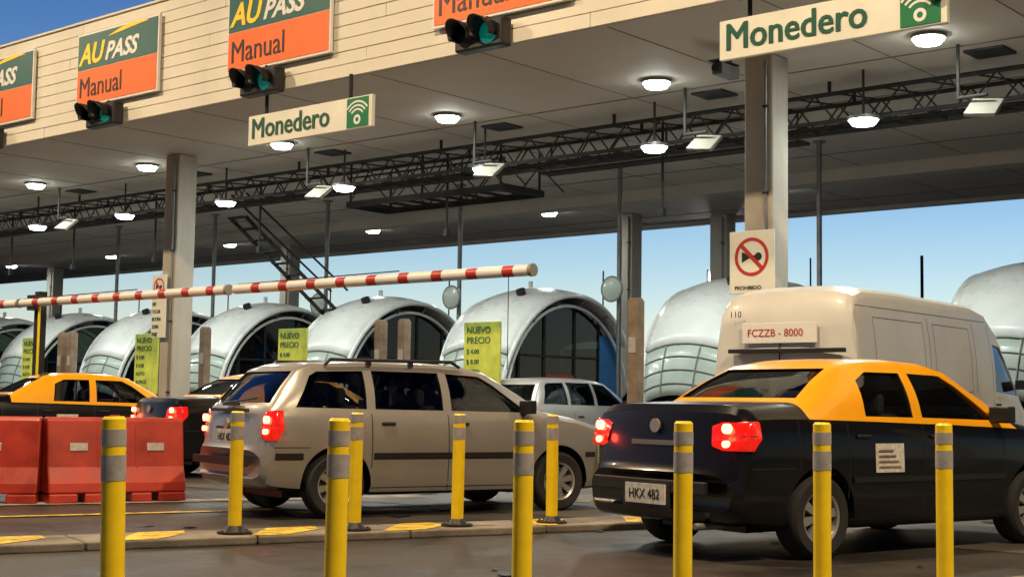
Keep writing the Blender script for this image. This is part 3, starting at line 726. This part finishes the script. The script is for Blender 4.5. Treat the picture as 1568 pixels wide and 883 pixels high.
HATCH=dict(WAGON); HATCH.update(keys=HAT,body='silv2',wheels=(.74,3.0),cab=(.34,2.78),cabx=(.11,2.9),seats=(1.8,1.0),side=[sc_(p) for p in WAGON['side']],
 ends=[(2.0,4.2,[(-.66,1.10),(.66,1.10),(.52,1.43),(-.52,1.43)]),(-.5,.8,[(-.62,1.11),(.62,1.11),(.52,1.41),(-.52,1.41)])],mirror=(2.62,1.06))
HATCH.pop('extra')
p=W(-6.3,1.6); make_car('hatchback_car',HATCH,(p.x,p.y,0),hdg(42))
p=W(-7.0,6.8); make_car('hatchback_car',HATCH,(p.x,p.y,0),hdg(42))
VAN=[(0,.42,.52,.60,.86,.83,.72,.58),(.05,.36,.58,.66,.93,.90,.78,.64),(.09,.34,1.1,2.0,.955,.95,.87,1.9),(.14,.33,1.25,2.28,.96,.955,.86,2.15),(.25,.32,1.25,2.43,.965,.96,.85,2.28),(.5,.3,1.25,2.5,.97,.96,.85,2.34),(1.5,.3,1.25,2.52,.97,.96,.85,2.35),(3.6,.3,1.25,2.50,.97,.96,.84,2.33),(4.1,.3,1.25,2.42,.97,.96,.83,2.26),
 (4.5,.3,1.22,2.2,.97,.955,.81,2.06),(4.95,.3,1.15,1.70,.965,.945,.80,1.62),(5.2,.3,1.10,1.32,.955,.93,.79,1.27),(5.55,.32,.98,1.12,.93,.90,.74,1.08),(5.72,.36,.76,.84,.88,.84,.68,.81),(5.8,.42,.56,.64,.80,.76,.62,.62)]
def van_extra(g,keys,warp,Wd):
    b=MB()
    b.box((.05,0,1.93),(.02,.98,.24),'white'); b.box((-.03,0,.5),(.16,1.75,.14),'black')
    b.box((.06,.0,1.2),(.02,.012,1.5),'black')
    b.box((.02,-.1,1.72),(.08,1.5,.05),'black')
    for y in(-.6,.6): b.box((.06,y,1.0),(.03,.05,.14),'black')
    b.obj('rear_doors_and_step',g,bevel=.01)
    for bd,y,z,s_,m_ in(('FCZZB - 8000',.42,1.89,.125,'redp'),('110',.66,2.12,.11,'black')):
        t_=text(bd,s_,(.035,y,z),m_,g,'lettering',ext=.001); t_.rotation_euler=(R(90),0,R(-90))
VANC=dict(keys=VAN,body='vanw',wheels=(1.0,4.6),R=.33,cab=(3.6,5.1),cabx=(3.7,5.2),seats=(4.1,4.0),warp=(.10,.30),
 side=[[(4.12,1.32),(4.97,1.27),(4.73,1.72),(4.50,1.92),(4.14,1.95)]],ends=[(4.3,6.1,[(-.80,1.40),(.80,1.40),(.74,2.05),(-.74,2.05)])],
 seams=[(.6,1.3,2.12),(2.1,.42,2.2),(2.25,1.3,2.12),(3.5,.42,2.2),(3.35,1.3,2.12),(4.04,.4,2.2),(5.0,.6,1.25),(1.95,1.3,2.12)],hseams=[(.6,1.95,2.12),(.6,1.95,1.3),(2.25,3.35,2.12),(2.25,3.35,1.3),(.2,4.0,2.24)],
 mould=[(1.5,4.1,.72,.09)],handles=[(4.18,1.15),(3.4,1.15)],mirror=(4.95,1.4),tails=[(.066,.84,.16,.85,1.25,'tailoff')],extra=van_extra,tuck=0)
make_car('cargo_van',VANC,(3.08,16.38,0),R(49.5))
# ------------------------------------------------------------------ world (dusk sky: brightest ahead toward the afterglow, darker overhead and behind)
w=bpy.data.worlds.new('World'); sc.world=w; w.use_nodes=True; nt=w.node_tree; bg=nt.nodes['Background']
sk=nt.nodes.new('ShaderNodeTexSky'); sk.sky_type='NISHITA'; sk.sun_disc=False; sk.sun_elevation=R(22); sk.sun_rotation=R(205); sk.air_density=1.0; sk.ozone_density=3; sk.dust_density=.2
tc=nt.nodes.new('ShaderNodeTexCoord'); sp=nt.nodes.new('ShaderNodeSeparateXYZ'); nt.links.new(tc.outputs['Generated'],sp.inputs[0])
rp=nt.nodes.new('ShaderNodeValToRGB'); nt.links.new(sp.outputs['Z'],rp.inputs['Fac'])
cr=rp.color_ramp; cr.elements[0].position=0; cr.elements[0].color=(2.0,1.7,1.55,1); cr.elements[1].position=1; cr.elements[1].color=(.12,.2,.4,1)
for ps,c in((.06,(1.95,1.75,1.65)),(.11,(1.55,1.6,1.65)),(.20,(.95,1.25,1.6)),(.32,(.5,.85,1.45)),(.55,(.2,.35,.7))):
    e=cr.elements.new(ps); e.color=(*c,1)
mr=nt.nodes.new('ShaderNodeMapRange'); nt.links.new(sp.outputs['Y'],mr.inputs['Value']); mr.inputs['From Min'].default_value=-.6; mr.inputs['From Max'].default_value=.7; mr.inputs['To Min'].default_value=.18; mr.inputs['To Max'].default_value=1.0
mx=nt.nodes.new('ShaderNodeMix'); mx.data_type='RGBA'; mx.blend_type='MULTIPLY'; mx.inputs[0].default_value=1; mx.clamp_result=False
nt.links.new(sk.outputs[0],mx.inputs[6]); nt.links.new(rp.outputs['Color'],mx.inputs[7])
mu=nt.nodes.new('ShaderNodeMath'); mu.operation='MULTIPLY'; mu.inputs[1].default_value=.06; nt.links.new(mr.outputs[0],mu.inputs[0])
nt.links.new(mx.outputs[2],bg.inputs['Color']); nt.links.new(mu.outputs[0],bg.inputs['Strength'])
l=bpy.data.lights.new('sun','SUN'); l.energy=.02; l.angle=R(4); l.color=(1,.8,.6); o=bpy.data.objects.new('sun',l); COL.objects.link(o)
d=Vector((math.sin(R(205))*math.cos(R(22)),math.cos(R(205))*math.cos(R(22)),math.sin(R(22)))); o.rotation_euler=d.to_track_quat('Z','Y').to_euler()
cam=bpy.data.cameras.new('camera'); cam.lens=49.7; cam.sensor_width=36; cam.clip_end=2000; cam.clip_start=.1
o=bpy.data.objects.new('camera',cam); COL.objects.link(o)
o.matrix_world=Matrix.Translation((0,0,1.05))@Matrix.Rotation(R(94.70),4,'X')@Matrix.Rotation(.015,4,'Z')
sc.camera=o
sc.view_settings.view_transform='Standard'; sc.view_settings.look='None'; sc.view_settings.exposure=0
